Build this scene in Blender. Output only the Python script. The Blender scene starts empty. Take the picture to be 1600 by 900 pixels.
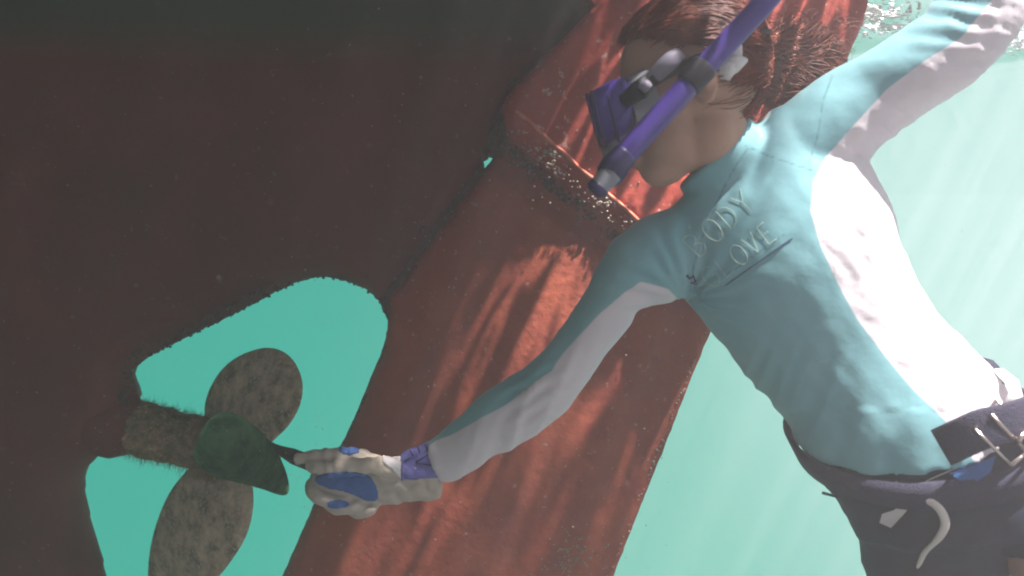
import bpy, bmesh, math, random
from mathutils import Vector, Matrix, noise
from mathutils.bvhtree import BVHTree
from mathutils.geometry import delaunay_2d_cdt

random.seed(7)
SC = bpy.context.scene
COL = SC.collection
R = math.radians

# ------------------------------------------------------------------ camera
FOC = 800 / math.tan(R(30))            # focal length in photo pixels (60 degree lens)
cd = bpy.data.cameras.new('camera'); cam = bpy.data.objects.new('camera', cd); COL.objects.link(cam)
cd.sensor_width = 36; cd.angle = R(60); cd.clip_start = 0.02; cd.clip_end = 400
cam.location = (0, 0, 0); cam.rotation_euler = (R(90), 0, 0)
cd.dof.use_dof = True; cd.dof.focus_distance = 1.45; cd.dof.aperture_fstop = 3.2
SC.camera = cam
SC.cycles.use_denoising = True
SC.cycles.volume_bounces = 1
SC.cycles.max_bounces = 8
SC.cycles.transparent_max_bounces = 16
SC.cycles.filter_width = 1.9
# ------------------------------------------------------------------ light
SUN = Vector((0.36, -0.23, 0.90)).normalized()
SURF = 0.505                           # height of the water surface above the camera
w = bpy.data.worlds.new('World'); SC.world = w; w.use_nodes = True
nt = w.node_tree; nt.nodes.clear()
def N(t, ty, **kw):
    n = t.nodes.new(ty)
    for k, v in kw.items(): setattr(n, k, v)
    return n
out = N(nt, 'ShaderNodeOutputWorld')
sky = N(nt, 'ShaderNodeTexSky', sky_type='NISHITA', sun_disc=False)
sky.sun_elevation = math.asin(SUN.z); sky.sun_rotation = math.atan2(SUN.x, SUN.y)
bg1 = N(nt, 'ShaderNodeBackground'); bg1.inputs[1].default_value = 0.075
nt.links.new(sky.outputs[0], bg1.inputs[0])
tc = N(nt, 'ShaderNodeTexCoord')
sep = N(nt, 'ShaderNodeSeparateXYZ'); nt.links.new(tc.outputs['Generated'], sep.inputs[0])
# open water beyond: green below, paler towards the surface and towards the sunward side
ramp = N(nt, 'ShaderNodeValToRGB')
ab = N(nt, 'ShaderNodeMath', operation='ABSOLUTE'); nt.links.new(sep.outputs[2], ab.inputs[0])
mr = N(nt, 'ShaderNodeMapRange'); mr.inputs[1].default_value = 0.6; mr.inputs[2].default_value = 0.0
nt.links.new(ab.outputs[0], mr.inputs[0]); nt.links.new(mr.outputs[0], ramp.inputs[0])
ramp.color_ramp.elements[0].position = 0; ramp.color_ramp.elements[0].color = (0.008, 0.44, 0.30, 1)
ramp.color_ramp.elements[1].position = 1; ramp.color_ramp.elements[1].color = (0.015, 0.38, 0.29, 1)
dot = N(nt, 'ShaderNodeVectorMath', operation='DOT_PRODUCT')
gd = Vector((0.75, 0.66, 0.0)).normalized(); dot.inputs[1].default_value = gd
nt.links.new(tc.outputs['Generated'], dot.inputs[0])
mg = N(nt, 'ShaderNodeMapRange', interpolation_type='SMOOTHERSTEP'); mg.inputs[1].default_value = 0.74; mg.inputs[2].default_value = 1.0
nt.links.new(dot.outputs['Value'], mg.inputs[0])
mx = N(nt, 'ShaderNodeMix', data_type='RGBA'); nt.links.new(mg.outputs[0], mx.inputs[0])
nt.links.new(ramp.outputs[0], mx.inputs[6]); mx.inputs[7].default_value = (0.34, 0.66, 0.60, 1)
# unseen fill light added behind the viewer: dim at left, paler at right
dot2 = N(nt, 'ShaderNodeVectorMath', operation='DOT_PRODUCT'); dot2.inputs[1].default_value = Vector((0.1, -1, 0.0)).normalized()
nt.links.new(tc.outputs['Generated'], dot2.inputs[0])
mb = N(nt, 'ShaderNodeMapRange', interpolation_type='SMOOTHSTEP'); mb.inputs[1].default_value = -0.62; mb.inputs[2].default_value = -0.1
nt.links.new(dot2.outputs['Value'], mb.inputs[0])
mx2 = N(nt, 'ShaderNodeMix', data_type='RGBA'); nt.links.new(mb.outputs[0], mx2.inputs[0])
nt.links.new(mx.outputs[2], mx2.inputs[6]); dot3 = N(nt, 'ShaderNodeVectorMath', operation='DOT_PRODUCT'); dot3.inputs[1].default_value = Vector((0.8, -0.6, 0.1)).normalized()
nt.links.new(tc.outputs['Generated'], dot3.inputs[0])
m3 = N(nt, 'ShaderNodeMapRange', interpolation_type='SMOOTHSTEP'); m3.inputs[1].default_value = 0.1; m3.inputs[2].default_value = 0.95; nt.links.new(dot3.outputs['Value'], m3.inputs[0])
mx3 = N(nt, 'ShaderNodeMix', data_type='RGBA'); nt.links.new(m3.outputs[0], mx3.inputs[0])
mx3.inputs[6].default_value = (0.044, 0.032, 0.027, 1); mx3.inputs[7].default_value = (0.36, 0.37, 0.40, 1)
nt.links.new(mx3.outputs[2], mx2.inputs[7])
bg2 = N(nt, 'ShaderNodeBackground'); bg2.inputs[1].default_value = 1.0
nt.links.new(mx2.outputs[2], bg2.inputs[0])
up = N(nt, 'ShaderNodeMapRange', interpolation_type='SMOOTHSTEP'); up.inputs[1].default_value = 0.25; up.inputs[2].default_value = 0.6
nt.links.new(sep.outputs[2], up.inputs[0])
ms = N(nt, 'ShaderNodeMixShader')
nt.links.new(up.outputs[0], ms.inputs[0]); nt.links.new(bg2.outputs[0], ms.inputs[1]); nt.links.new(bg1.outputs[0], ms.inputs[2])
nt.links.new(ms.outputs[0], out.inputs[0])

sl = bpy.data.lights.new('sun', 'SUN'); sl.energy = 5.0; sl.angle = R(1.3); sl.color = (1.0, 0.90, 0.87)
so = bpy.data.objects.new('sun', sl); COL.objects.link(so)
so.rotation_euler = SUN.to_track_quat('Z', 'Y').to_euler()
SC.view_settings.view_transform = 'Standard'; SC.view_settings.look = 'None'
SC.view_settings.gamma = 1; SC.view_settings.use_curve_mapping = False
SC.view_settings.exposure = 0.78

# ------------------------------------------------------------------ helpers
def P(x, y, d):                         # photo pixel + distance -> point in metres
    return Vector(((x - 800) / FOC * d, d, (450 - y) / FOC * d))
def tag(o, label=None, cat=None, group=None, kind=None):
    if label: o['label'] = label
    if cat: o['category'] = cat
    if group: o['group'] = group
    if kind: o['kind'] = kind
    return o
def link(name, me, mat=None, parent=None, smooth=True):
    o = bpy.data.objects.new(name, me); COL.objects.link(o)
    if mat is not None:
        for m in (mat if isinstance(mat, (list, tuple)) else [mat]): me.materials.append(m)
    if parent: o.parent = parent
    if smooth: me.polygons.foreach_set('use_smooth', [True] * len(me.polygons))
    return o
def from_bm(name, bm, mat=None, parent=None, smooth=True):
    me = bpy.data.meshes.new(name); bm.to_mesh(me); bm.free()
    return link(name, me, mat, parent, smooth)

def mat(name, col, rough=0.7, var=None, scale=20, bump=0.0, bscale=60, spots=None, sscale=90, sth=0.75, spec=0.3,
        metal=0, sheen=0, detail=6, stretch=(1, 1, 1), sss=0):
    m = bpy.data.materials.new(name); m.use_nodes = True; t = m.node_tree
    b = t.nodes['Principled BSDF']; b.inputs['Roughness'].default_value = rough
    b.inputs['Specular IOR Level'].default_value = spec; b.inputs['Metallic'].default_value = metal
    b.inputs['Sheen Weight'].default_value = sheen
    if sss:
        b.inputs['Subsurface Weight'].default_value = sss; b.inputs['Subsurface Radius'].default_value = (0.02, 0.008, 0.004); b.inputs['Subsurface Scale'].default_value = 0.5
    tcn = N(t, 'ShaderNodeTexCoord'); mp = N(t, 'ShaderNodeMapping'); mp.inputs['Scale'].default_value = stretch
    t.links.new(tcn.outputs['Object'], mp.inputs[0])
    c = None
    if var:
        n = N(t, 'ShaderNodeTexNoise'); n.inputs['Scale'].default_value = scale; n.inputs['Detail'].default_value = detail; n.inputs['Roughness'].default_value = 0.65
        t.links.new(mp.outputs[0], n.inputs[0])
        r = N(t, 'ShaderNodeMapRange'); r.inputs[1].default_value = 0.35; r.inputs[2].default_value = 0.65; t.links.new(n.outputs[0], r.inputs[0])
        x = N(t, 'ShaderNodeMix', data_type='RGBA'); x.inputs[6].default_value = (*col, 1); x.inputs[7].default_value = (*var, 1)
        t.links.new(r.outputs[0], x.inputs[0]); c = x.outputs[2]
    if spots:
        n = N(t, 'ShaderNodeTexNoise'); n.inputs['Scale'].default_value = sscale; n.inputs['Detail'].default_value = 3
        t.links.new(mp.outputs[0], n.inputs[0])
        r = N(t, 'ShaderNodeMapRange'); r.inputs[1].default_value = sth - 0.04; r.inputs[2].default_value = sth + 0.04; t.links.new(n.outputs[0], r.inputs[0])
        x = N(t, 'ShaderNodeMix', data_type='RGBA'); x.inputs[7].default_value = (*spots, 1)
        if c: t.links.new(c, x.inputs[6])
        else: x.inputs[6].default_value = (*col, 1)
        t.links.new(r.outputs[0], x.inputs[0]); c = x.outputs[2]
    if c: t.links.new(c, b.inputs['Base Color'])
    else: b.inputs['Base Color'].default_value = (*col, 1)
    if bump:
        n = N(t, 'ShaderNodeTexNoise'); n.inputs['Scale'].default_value = bscale; n.inputs['Detail'].default_value = 8
        t.links.new(mp.outputs[0], n.inputs[0])
        bp = N(t, 'ShaderNodeBump'); bp.inputs['Strength'].default_value = bump; bp.inputs['Distance'].default_value = 0.004
        t.links.new(n.outputs[0], bp.inputs['Height']); t.links.new(bp.outputs[0], b.inputs['Normal'])
    return m

M_hull = mat('hull_paint', (0.085, 0.030, 0.024), 0.85, (0.15, 0.045, 0.035), 5, 0.5, 45, (0.16, 0.13, 0.11), 75, 0.70)
_t = M_hull.node_tree; _b = _t.nodes['Principled BSDF']; _src = _b.inputs['Base Color'].links[0].from_socket
_g = N(_t, 'ShaderNodeNewGeometry'); _s = N(_t, 'ShaderNodeSeparateXYZ'); _t.links.new(_g.outputs['Position'], _s.inputs[0])
_m = N(_t, 'ShaderNodeMapRange'); _m.inputs[1].default_value = 0.405; _m.inputs[2].default_value = 0.475; _t.links.new(_s.outputs[2], _m.inputs[0])
_x = N(_t, 'ShaderNodeMix', data_type='RGBA'); _x.inputs[7].default_value = (0.045, 0.065, 0.04, 1)
_t.links.new(_m.outputs[0], _x.inputs[0]); _t.links.new(_src, _x.inputs[6]); _t.links.new(_x.outputs[2], _b.inputs['Base Color'])
M_rud = mat('rudder_paint', (0.26, 0.058, 0.040), 0.8, (0.38, 0.095, 0.05), 9, 0.5, 60, (0.45, 0.30, 0.24), 90, 0.71)
M_head = mat('rudder_head_paint', (0.44, 0.075, 0.05), 0.75, (0.32, 0.055, 0.04), 12, 0.6, 50, (0.55, 0.36, 0.30), 70, 0.68)
M_crust = mat('dark_growth', (0.05, 0.055, 0.045), 0.95, (0.12, 0.08, 0.07), 60, 0.8, 120)
M_barn = mat('barnacle_shell', (0.42, 0.36, 0.30), 0.9, (0.22, 0.20, 0.16), 50, 0.6, 150)
M_blade = mat('fouled_bronze', (0.17, 0.15, 0.095), 0.9, (0.70, 0.56, 0.40), 34, 1.0, 95, (0.5, 0.48, 0.34), 150, 0.60, detail=15)
M_blade_g = mat('algae_bronze', (0.02, 0.14, 0.065), 0.9, (0.16, 0.34, 0.16), 22, 1.0, 95, (0.3, 0.35, 0.2), 130, 0.72, detail=10)
M_shaft = mat('fouled_shaft', (0.09, 0.11, 0.06), 0.95, (0.42, 0.28, 0.18), 60, 1.0, 80, (0.4, 0.38, 0.25), 120, 0.66)
M_algae = mat('algae_fuzz', (0.18, 0.17, 0.09), 0.95, (0.34, 0.25, 0.16), 50)
M_skin = mat('skin', (0.50, 0.30, 0.21), 0.5, (0.56, 0.33, 0.24), 14, 0.1, 200, sss=0.2)
M_hair = mat('auburn_hair', (0.11, 0.022, 0.014), 0.5, (0.27, 0.060, 0.024), 60, 0, spec=0.5)
M_tie = mat('white_elastic', (0.8, 0.78, 0.76), 0.7, bump=0.4, bscale=200)
M_shorts = mat('black_neoprene', (0.018, 0.030, 0.062), 0.75, (0.03, 0.03, 0.045), 12, 0.3, 90)
M_belt = mat('black_webbing', (0.05, 0.048, 0.085), 0.7, bump=0.6, bscale=400)
M_metal = mat('buckle_steel', (0.6, 0.52, 0.48), 0.25, metal=1)
M_cord = mat('white_cord', (0.75, 0.72, 0.66), 0.6, bump=0.3, bscale=300)
M_blue = mat('blue_neoprene', (0.07, 0.17, 0.46), 0.5, (0.05, 0.13, 0.38), 20, 0.3, 150)
M_cuff = mat('violet_cuff', (0.20, 0.19, 0.52), 0.6, (0.13, 0.12, 0.42), 45, 0.4, 200)
M_print = mat('navy_print', (0.03, 0.025, 0.14), 0.6)
M_cream = mat('cream_leather', (0.62, 0.54, 0.44), 0.65, (0.50, 0.46, 0.40), 22, 0.4, 90)
M_white = mat('white_fabric', (0.82, 0.80, 0.80), 0.7)
M_purple = mat('purple_plastic', (0.085, 0.05, 0.32), 0.32, (0.06, 0.035, 0.25), 12, spec=0.5)
M_purpled = mat('dark_purple_plastic', (0.03, 0.02, 0.10), 0.4, spec=0.5)
M_clear = mat('clear_silicone', (0.32, 0.33, 0.36), 0.35, (0.26, 0.27, 0.32), 30)
M_greyp = mat('grey_clip', (0.30, 0.29, 0.36), 0.45, (0.26, 0.25, 0.33), 40)
M_dark = mat('dark_rubber', (0.02, 0.02, 0.03), 0.5)
M_tool = mat('tool_steel', (0.05, 0.05, 0.055), 0.5, (0.10, 0.08, 0.06), 60, 0.4, 120)
M_speck = mat('drifting_flecks', (0.75, 0.72, 0.62), 0.8, (0.45, 0.36, 0.22), 3)
M_glass = bpy.data.materials.new('tempered_lens'); M_glass.use_nodes = True
_b = M_glass.node_tree.nodes['Principled BSDF']; _b.inputs['Base Color'].default_value = (0.55, 0.55, 0.62, 1); _b.inputs['Roughness'].default_value = 0.05
_b.inputs['Transmission Weight'].default_value = 1; _b.inputs['IOR'].default_value = 1.12

def noisef(p, s, seed=0): return noise.noise(Vector((p[0] * s + seed, p[1] * s + seed * 1.7, p[2] * s - seed)))

def seg_dist(px, py, poly, closed=True):
    best = 1e9; n = len(poly)
    for i in range(n if closed else n - 1):
        ax, ay = poly[i]; bx, by = poly[(i + 1) % n]
        dx, dy = bx - ax, by - ay; L = dx * dx + dy * dy
        t = 0 if L == 0 else max(0, min(1, ((px - ax) * dx + (py - ay) * dy) / L))
        qx, qy = ax + t * dx - px, ay + t * dy - py
        d = qx * qx + qy * qy
        if d < best: best = d
    return math.sqrt(best)
def inside(px, py, poly):
    c = False; j = len(poly) - 1
    for i in range(len(poly)):
        xi, yi = poly[i]; xj, yj = poly[j]
        if (yi > py) != (yj > py) and px < (xj - xi) * (py - yi) / (yj - yi) + xi: c = not c
        j = i
    return c
def resample(pts, step, closed=True):
    out = []; n = len(pts)
    for i in range(n if closed else n - 1):
        a = pts[i]; b = pts[(i + 1) % n]; L = math.hypot(b[0] - a[0], b[1] - a[1]); k = max(1, int(L / step))
        for j in range(k): out.append((a[0] + (b[0] - a[0]) * j / k, a[1] + (b[1] - a[1]) * j / k))
    if not closed: out.append(pts[-1])
    return out
def smooth_line(pts, closed=False, it=2):
    for _ in range(it):
        q = []; n = len(pts)
        if not closed: q.append(pts[0])
        for i in range(n if closed else n - 1):
            a = Vector(pts[i]); b = Vector(pts[(i + 1) % n])
            q.append(tuple(a * .75 + b * .25)); q.append(tuple(a * .25 + b * .75))
        if not closed: q.append(pts[-1])
        pts = q
    return pts

def slab(outline, step, front, back, near=None, jitter=0.0):
    """solid between two surfaces y=front(x,z,d), y=back(x,z,d) inside an (x,z) outline; d = distance to the edge.
    near(x,z) -> grid step multiplier"""
    xs = [p[0] for p in outline]; zs = [p[1] for p in outline]
    pts = [Vector(p) for p in outline]; n = len(pts)
    edges = [(i, (i + 1) % n) for i in range(n)]
    z = min(zs)
    row = 0
    while z < max(zs):
        x = min(xs) + (step * .5 if row % 2 else 0)
        while x < max(xs):
            s = near(x, z) if near else 1
            if s == 1 or (row % s == 0 and int(round((x - min(xs)) / step)) % s == 0):
                if inside(x, z, outline) and seg_dist(x, z, outline) > step * .6:
                    pts.append(Vector((x, z)))
            x += step
        z += step; row += 1
    vc, ed, fc, ov, oe, of = delaunay_2d_cdt(pts, edges, [], 0, 1e-6)
    fc = [f for f in fc if inside(sum(vc[i][0] for i in f) / 3, sum(vc[i][1] for i in f) / 3, outline)]
    used = {i for f in fc for i in f}
    bm = bmesh.new(); A = {}; B = {}
    for i in used:
        x, z = vc[i]; d = seg_dist(x, z, outline)
        A[i] = bm.verts.new((x, front(x, z, d), z)); B[i] = bm.verts.new((x, back(x, z, d), z))
    cnt = {}
    for f in fc:
        for a, b in ((f[0], f[1]), (f[1], f[2]), (f[2], f[0])):
            cnt.setdefault(tuple(sorted((a, b))), []).append((a, b))
        bm.faces.new([A[i] for i in f]); bm.faces.new([B[i] for i in reversed(f)])
    for k, l in cnt.items():
        if len(l) == 1:
            a, b = l[0]
            try: bm.faces.new((A[b], A[a], B[a], B[b]))
            except ValueError: pass
    bmesh.ops.recalc_face_normals(bm, faces=bm.faces)
    return bm

def frames(path):
    T = []
    for i in range(len(path)):
        a = path[max(0, i - 1)]; b = path[min(len(path) - 1, i + 1)]
        T.append((b - a).normalized())
    u = T[0].orthogonal().normalized(); U = []
    for t in T:
        u = (u - t * u.dot(t)).normalized(); U.append(u)
    return T, U
def tube(bm, path, rad, seg=10, flat=1.0, updir=None, caps=True):
    path = [Vector(p) for p in path]; T, U = frames(path); rings = []
    for i, p in enumerate(path):
        r = rad[i] if isinstance(rad, (list, tuple)) else rad
        u = U[i]
        if updir is not None:
            u = (updir - T[i] * updir.dot(T[i])).normalized()
        v = T[i].cross(u)
        rings.append([bm.verts.new(p + (u * math.cos(2 * math.pi * k / seg) * flat + v * math.sin(2 * math.pi * k / seg)) * r) for k in range(seg)])
    for a, b in zip(rings, rings[1:]):
        for k in range(seg): bm.faces.new((a[k], a[(k + 1) % seg], b[(k + 1) % seg], b[k]))
    if caps:
        bm.faces.new(list(reversed(rings[0]))); bm.faces.new(rings[-1])
def spline(pts, n=6):
    pts = [Vector(p) for p in pts]; out = []
    for i in range(len(pts) - 1):
        p0 = pts[max(0, i - 1)]; p1 = pts[i]; p2 = pts[i + 1]; p3 = pts[min(len(pts) - 1, i + 2)]
        for j in range(n):
            t = j / n
            out.append(0.5 * ((2 * p1) + (p2 - p0) * t + (2 * p0 - 5 * p1 + 4 * p2 - p3) * t * t + (3 * p1 - p0 - 3 * p2 + p3) * t ** 3))
    out.append(pts[-1]); return out
def lerpl(v, n):                        # stretch a list of floats the way spline() stretches points
    o = []
    for i in range(len(v) - 1):
        for j in range(n): o.append(v[i] + (v[i + 1] - v[i]) * j / n)
    return o + [v[-1]]

def loft(bm, st, infl=0.0, seg=28, sub=5, power=2.0):
    """stations: (xl, yl, xr, yr, distance, half depth[, front bulge dx, dy in px]); round body sections"""
    L = []; Rr = []; t = []; bl = []
    for s in st:
        L.append(P(s[0], s[1], s[4])); Rr.append(P(s[2], s[3], s[4])); t.append(s[5])
        bl.append((P(s[0] + s[6], s[1] + s[7], s[4]) - P(s[0], s[1], s[4])) if len(s) > 6 else Vector((0, 0, 0)))
    L = spline(L, sub); Rr = spline(Rr, sub); t = lerpl(t, sub); bl = spline(bl, sub)
    rings = []
    for a, b, tt, bb in zip(L, Rr, t, bl):
        c = (a + b) / 2; h = (b - a) / 2; hl = h.length; h = h * ((hl + infl) / hl)
        ring = []
        for k in range(seg):
            an = 2 * math.pi * k / seg; ca, sa = math.cos(an), math.sin(an)
            ca = math.copysign(abs(ca) ** (2 / power), ca); sa = math.copysign(abs(sa) ** (2 / power), sa)
            ring.append(bm.verts.new(c + h * ca + Vector((0, -1, 0)) * (tt + infl) * sa + bb * sa))
        rings.append(ring)
    for a, b in zip(rings, rings[1:]):
        for k in range(seg): bm.faces.new((a[k], a[(k + 1) % seg], b[(k + 1) % seg], b[k]))
    bm.faces.new(list(reversed(rings[0]))); bm.faces.new(rings[-1])
def ellipsoid(bm, c, ax, r, seg=20):
    """ax = three unit vectors, r = three radii"""
    m = Matrix((ax[0] * r[0], ax[1] * r[1], ax[2] * r[2])).transposed().to_4x4(); m.translation = c
    bmesh.ops.create_uvsphere(bm, u_segments=seg, v_segments=seg // 2 + 2, radius=1, matrix=m)
def remesh(bm, voxel, smooth=6, fac=0.5):
    bmesh.ops.recalc_face_normals(bm, faces=bm.faces)
    me = bpy.data.meshes.new('tmp'); bm.to_mesh(me); bm.free()
    o = bpy.data.objects.new('tmp', me); COL.objects.link(o)
    a = o.modifiers.new('r', 'REMESH'); a.mode = 'VOXEL'; a.voxel_size = voxel; a.adaptivity = 0
    if smooth:
        b = o.modifiers.new('s', 'SMOOTH'); b.factor = fac; b.iterations = smooth
    dg = bpy.context.evaluated_depsgraph_get(); dg.update()
    new = bpy.data.meshes.new_from_object(o.evaluated_get(dg))
    bpy.data.objects.remove(o); bpy.data.meshes.remove(me)
    return new
def to_px(v): return (800 + v.x / v.y * FOC, 450 - v.z / v.y * FOC)

# ------------------------------------------------------------------ water surface
def axis_coords(lo, hi, flo, fhi, fine, coarse):
    out = []; x = lo
    while x < hi:
        out.append(x); x += fine if flo <= x < fhi else coarse
    return out + [hi]
xs = axis_coords(-3.9, 3.9, -2.0, 2.6, 0.03, 0.2); ys = axis_coords(-2, 4.8, 0.2, 3.8, 0.03, 0.2)
def wave(x, y):
    far = max(0.12, min(1, (2.5 - y) / .6))
    chop = math.exp(-((x - .95) / .45) ** 2 - ((y - 1.72) / .30) ** 2)      # stirred up round the raised arm
    return far * (0.006 * noise.noise(Vector((x * 3.2, y * 4.5, 3.1))) + 0.005 * noise.noise(Vector((x * 8, y * 12, 9.1)))) + chop * (
            0.030 * noise.noise(Vector((x * 9, y * 13, 2.1))) + 0.015 * noise.noise(Vector((x * 24, y * 34, 1.1))))
bm = bmesh.new()
g = [[bm.verts.new((x, y, SURF + wave(x, y))) for x in xs] for y in ys]
for j in range(len(ys) - 1):
    for i in range(len(xs) - 1): bm.faces.new((g[j][i], g[j][i + 1], g[j + 1][i + 1], g[j + 1][i]))
M_water = bpy.data.materials.new('rippled_water'); M_water.use_nodes = True; t = M_water.node_tree; t.nodes.clear()
mo = N(t, 'ShaderNodeOutputMaterial'); mixs = N(t, 'ShaderNodeMixShader'); fr = N(t, 'ShaderNodeFresnel'); fr.inputs[0].default_value = 1.33
tr = N(t, 'ShaderNodeBsdfTransparent'); gl = N(t, 'ShaderNodeBsdfGlossy'); gl.inputs['Roughness'].default_value = 0.02
gl.inputs['Color'].default_value = (0.95, 0.97, 0.97, 1)
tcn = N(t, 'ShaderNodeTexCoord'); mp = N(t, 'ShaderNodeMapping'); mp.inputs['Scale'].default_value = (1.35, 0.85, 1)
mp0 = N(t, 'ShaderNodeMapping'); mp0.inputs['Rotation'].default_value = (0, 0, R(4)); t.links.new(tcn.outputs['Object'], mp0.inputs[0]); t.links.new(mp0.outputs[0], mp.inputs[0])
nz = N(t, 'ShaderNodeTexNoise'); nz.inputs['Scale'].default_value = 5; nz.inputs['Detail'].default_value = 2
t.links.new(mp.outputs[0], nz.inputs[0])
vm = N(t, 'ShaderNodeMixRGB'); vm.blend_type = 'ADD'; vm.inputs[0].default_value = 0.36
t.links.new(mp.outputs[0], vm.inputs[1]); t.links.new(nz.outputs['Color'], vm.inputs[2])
vo = N(t, 'ShaderNodeTexVoronoi', feature='DISTANCE_TO_EDGE'); vo.inputs['Scale'].default_value = 12  # caustic lines painted into the transparency colour, throwing light streaks below
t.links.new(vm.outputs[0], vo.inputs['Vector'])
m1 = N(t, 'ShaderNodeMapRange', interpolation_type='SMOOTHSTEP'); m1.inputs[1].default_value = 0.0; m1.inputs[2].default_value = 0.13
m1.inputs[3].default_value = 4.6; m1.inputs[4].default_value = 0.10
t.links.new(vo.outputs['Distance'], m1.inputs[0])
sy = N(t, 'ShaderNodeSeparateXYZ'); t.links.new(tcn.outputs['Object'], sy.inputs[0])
sun_patch = N(t, 'ShaderNodeMapRange', interpolation_type='SMOOTHSTEP'); sun_patch.inputs[1].default_value = 1.22; sun_patch.inputs[2].default_value = 1.32  # bright patch of sunlight painted in by position, aimed at the shirt's side panel
sun_patch.inputs[3].default_value = 1.9; sun_patch.inputs[4].default_value = 0.0
t.links.new(sy.outputs[1], sun_patch.inputs[0])
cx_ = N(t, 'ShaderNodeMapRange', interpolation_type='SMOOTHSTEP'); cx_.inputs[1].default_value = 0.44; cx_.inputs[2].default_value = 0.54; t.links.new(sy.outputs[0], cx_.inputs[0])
cm = N(t, 'ShaderNodeMath', operation='MULTIPLY'); t.links.new(sun_patch.outputs[0], cm.inputs[0]); t.links.new(cx_.outputs[0], cm.inputs[1])
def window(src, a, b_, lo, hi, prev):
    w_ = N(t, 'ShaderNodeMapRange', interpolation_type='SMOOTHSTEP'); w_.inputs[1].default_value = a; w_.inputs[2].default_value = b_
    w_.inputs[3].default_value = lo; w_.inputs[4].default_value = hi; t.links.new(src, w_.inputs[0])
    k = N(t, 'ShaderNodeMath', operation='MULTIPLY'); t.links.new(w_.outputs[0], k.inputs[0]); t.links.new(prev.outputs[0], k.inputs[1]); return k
sun_patch = window(sy.outputs[0], 1.1, 1.25, 1.0, 0.1, cm)
sun_patch = window(sy.outputs[1], 0.72, 0.88, 0.1, 1.0, sun_patch)
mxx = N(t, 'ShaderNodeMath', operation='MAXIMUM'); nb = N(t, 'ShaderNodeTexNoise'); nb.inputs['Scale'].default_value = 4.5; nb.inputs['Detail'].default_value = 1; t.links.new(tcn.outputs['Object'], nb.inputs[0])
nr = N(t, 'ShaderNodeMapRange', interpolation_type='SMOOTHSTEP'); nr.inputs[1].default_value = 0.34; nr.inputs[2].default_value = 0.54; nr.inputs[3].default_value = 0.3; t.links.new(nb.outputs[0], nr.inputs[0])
streak_fade = N(t, 'ShaderNodeMapRange', interpolation_type='SMOOTHSTEP'); streak_fade.inputs[1].default_value = 0.10; streak_fade.inputs[2].default_value = 0.42; streak_fade.inputs[3].default_value = 0.30; streak_fade.inputs[4].default_value = 1.0  # painted light streaks fade towards the left, set by position
t.links.new(sy.outputs[0], streak_fade.inputs[0])
m0 = N(t, 'ShaderNodeMath', operation='MULTIPLY'); t.links.new(streak_fade.outputs[0], m0.inputs[0]); t.links.new(nr.outputs[0], m0.inputs[1]); nr = m0
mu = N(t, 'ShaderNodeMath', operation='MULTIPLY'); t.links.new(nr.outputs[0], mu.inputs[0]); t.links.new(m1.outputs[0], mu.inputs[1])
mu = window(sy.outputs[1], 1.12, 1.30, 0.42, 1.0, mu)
t.links.new(sun_patch.outputs[0], mxx.inputs[0]); t.links.new(mu.outputs[0], mxx.inputs[1])
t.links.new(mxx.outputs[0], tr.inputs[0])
t.links.new(fr.outputs[0], mixs.inputs[0]); t.links.new(tr.outputs[0], mixs.inputs[1]); t.links.new(gl.outputs[0], mixs.inputs[2])
t.links.new(mixs.outputs[0], mo.inputs[0])
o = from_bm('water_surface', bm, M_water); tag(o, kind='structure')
# ------------------------------------------------------------------ the cloudy water itself
bm = bmesh.new(); bmesh.ops.create_cube(bm, size=1, matrix=Matrix.Translation((0, 1.4, -0.85)) @ Matrix.Diagonal((8.2, 7.2, 4.9, 1)))
M_haze = bpy.data.materials.new('cloudy_water'); M_haze.use_nodes = True; t = M_haze.node_tree; t.nodes.clear()
mo = N(t, 'ShaderNodeOutputMaterial'); pv = N(t, 'ShaderNodeVolumePrincipled')
pv.inputs['Color'].default_value = (0.95, 0.86, 0.88, 1); pv.inputs['Density'].default_value = 0.14; pv.inputs['Anisotropy'].default_value = 0.2
t.links.new(pv.outputs[0], mo.inputs['Volume'])
o = from_bm('haze', bm, M_haze, smooth=False); tag(o, kind='stuff')

# ------------------------------------------------------------------ boat: hull, rudder, propeller
boat = bpy.data.objects.new('sailing_boat', None); COL.objects.link(boat); boat.location = (0, 1.7, -1.0)
tag(boat, 'red-brown fouled underside of a boat with its rudder and propeller opening', 'boat')
def adopt(o, parent):
    o.parent = parent; o.matrix_parent_inverse = Matrix.Translation(-parent.location)
    return o
PA, PB = 1.66, -0.05                    # centre plane of the boat: y = PA + PB*x
def on_plane(x, y, off=0.0):
    xn = (x - 800) / FOC; Y = (PA + off) / (1 - PB * xn)
    return (xn * Y, (450 - y) / FOC * Y)
def rough_edge(pts, step, amp, freq, seed):
    out = []
    for x, y in resample(pts, step, False):
        out.append((x + amp * noise.noise(Vector((x * freq, y * freq, seed))) + amp * .7 * noise.noise(Vector((x * freq * 3, y * freq * 3, seed + 5))),
                    y + amp * noise.noise(Vector((x * freq, y * freq, seed + 9)))))
    return out
aperture = smooth_line([(606, 500), (601, 481), (590, 465), (568, 448), (532, 435), (498, 432), (468, 438), (430, 455), (380, 482), (320, 512), (270, 536), (225, 560), (205, 578),
            (203, 592), (214, 615), (205, 640), (170, 665), (165, 700), (140, 722), (122, 745), (120, 768), (126, 805), (141, 850), (158, 900), (172, 960), (195, 1100)], it=1)
seam = [(950, 0), (900, 46), (845, 102), (790, 160), (778, 200), (770, 235), (761, 248), (754, 251), (756, 258), (735, 286), (690, 345), (640, 412), (603, 464), (606, 500)]
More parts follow.
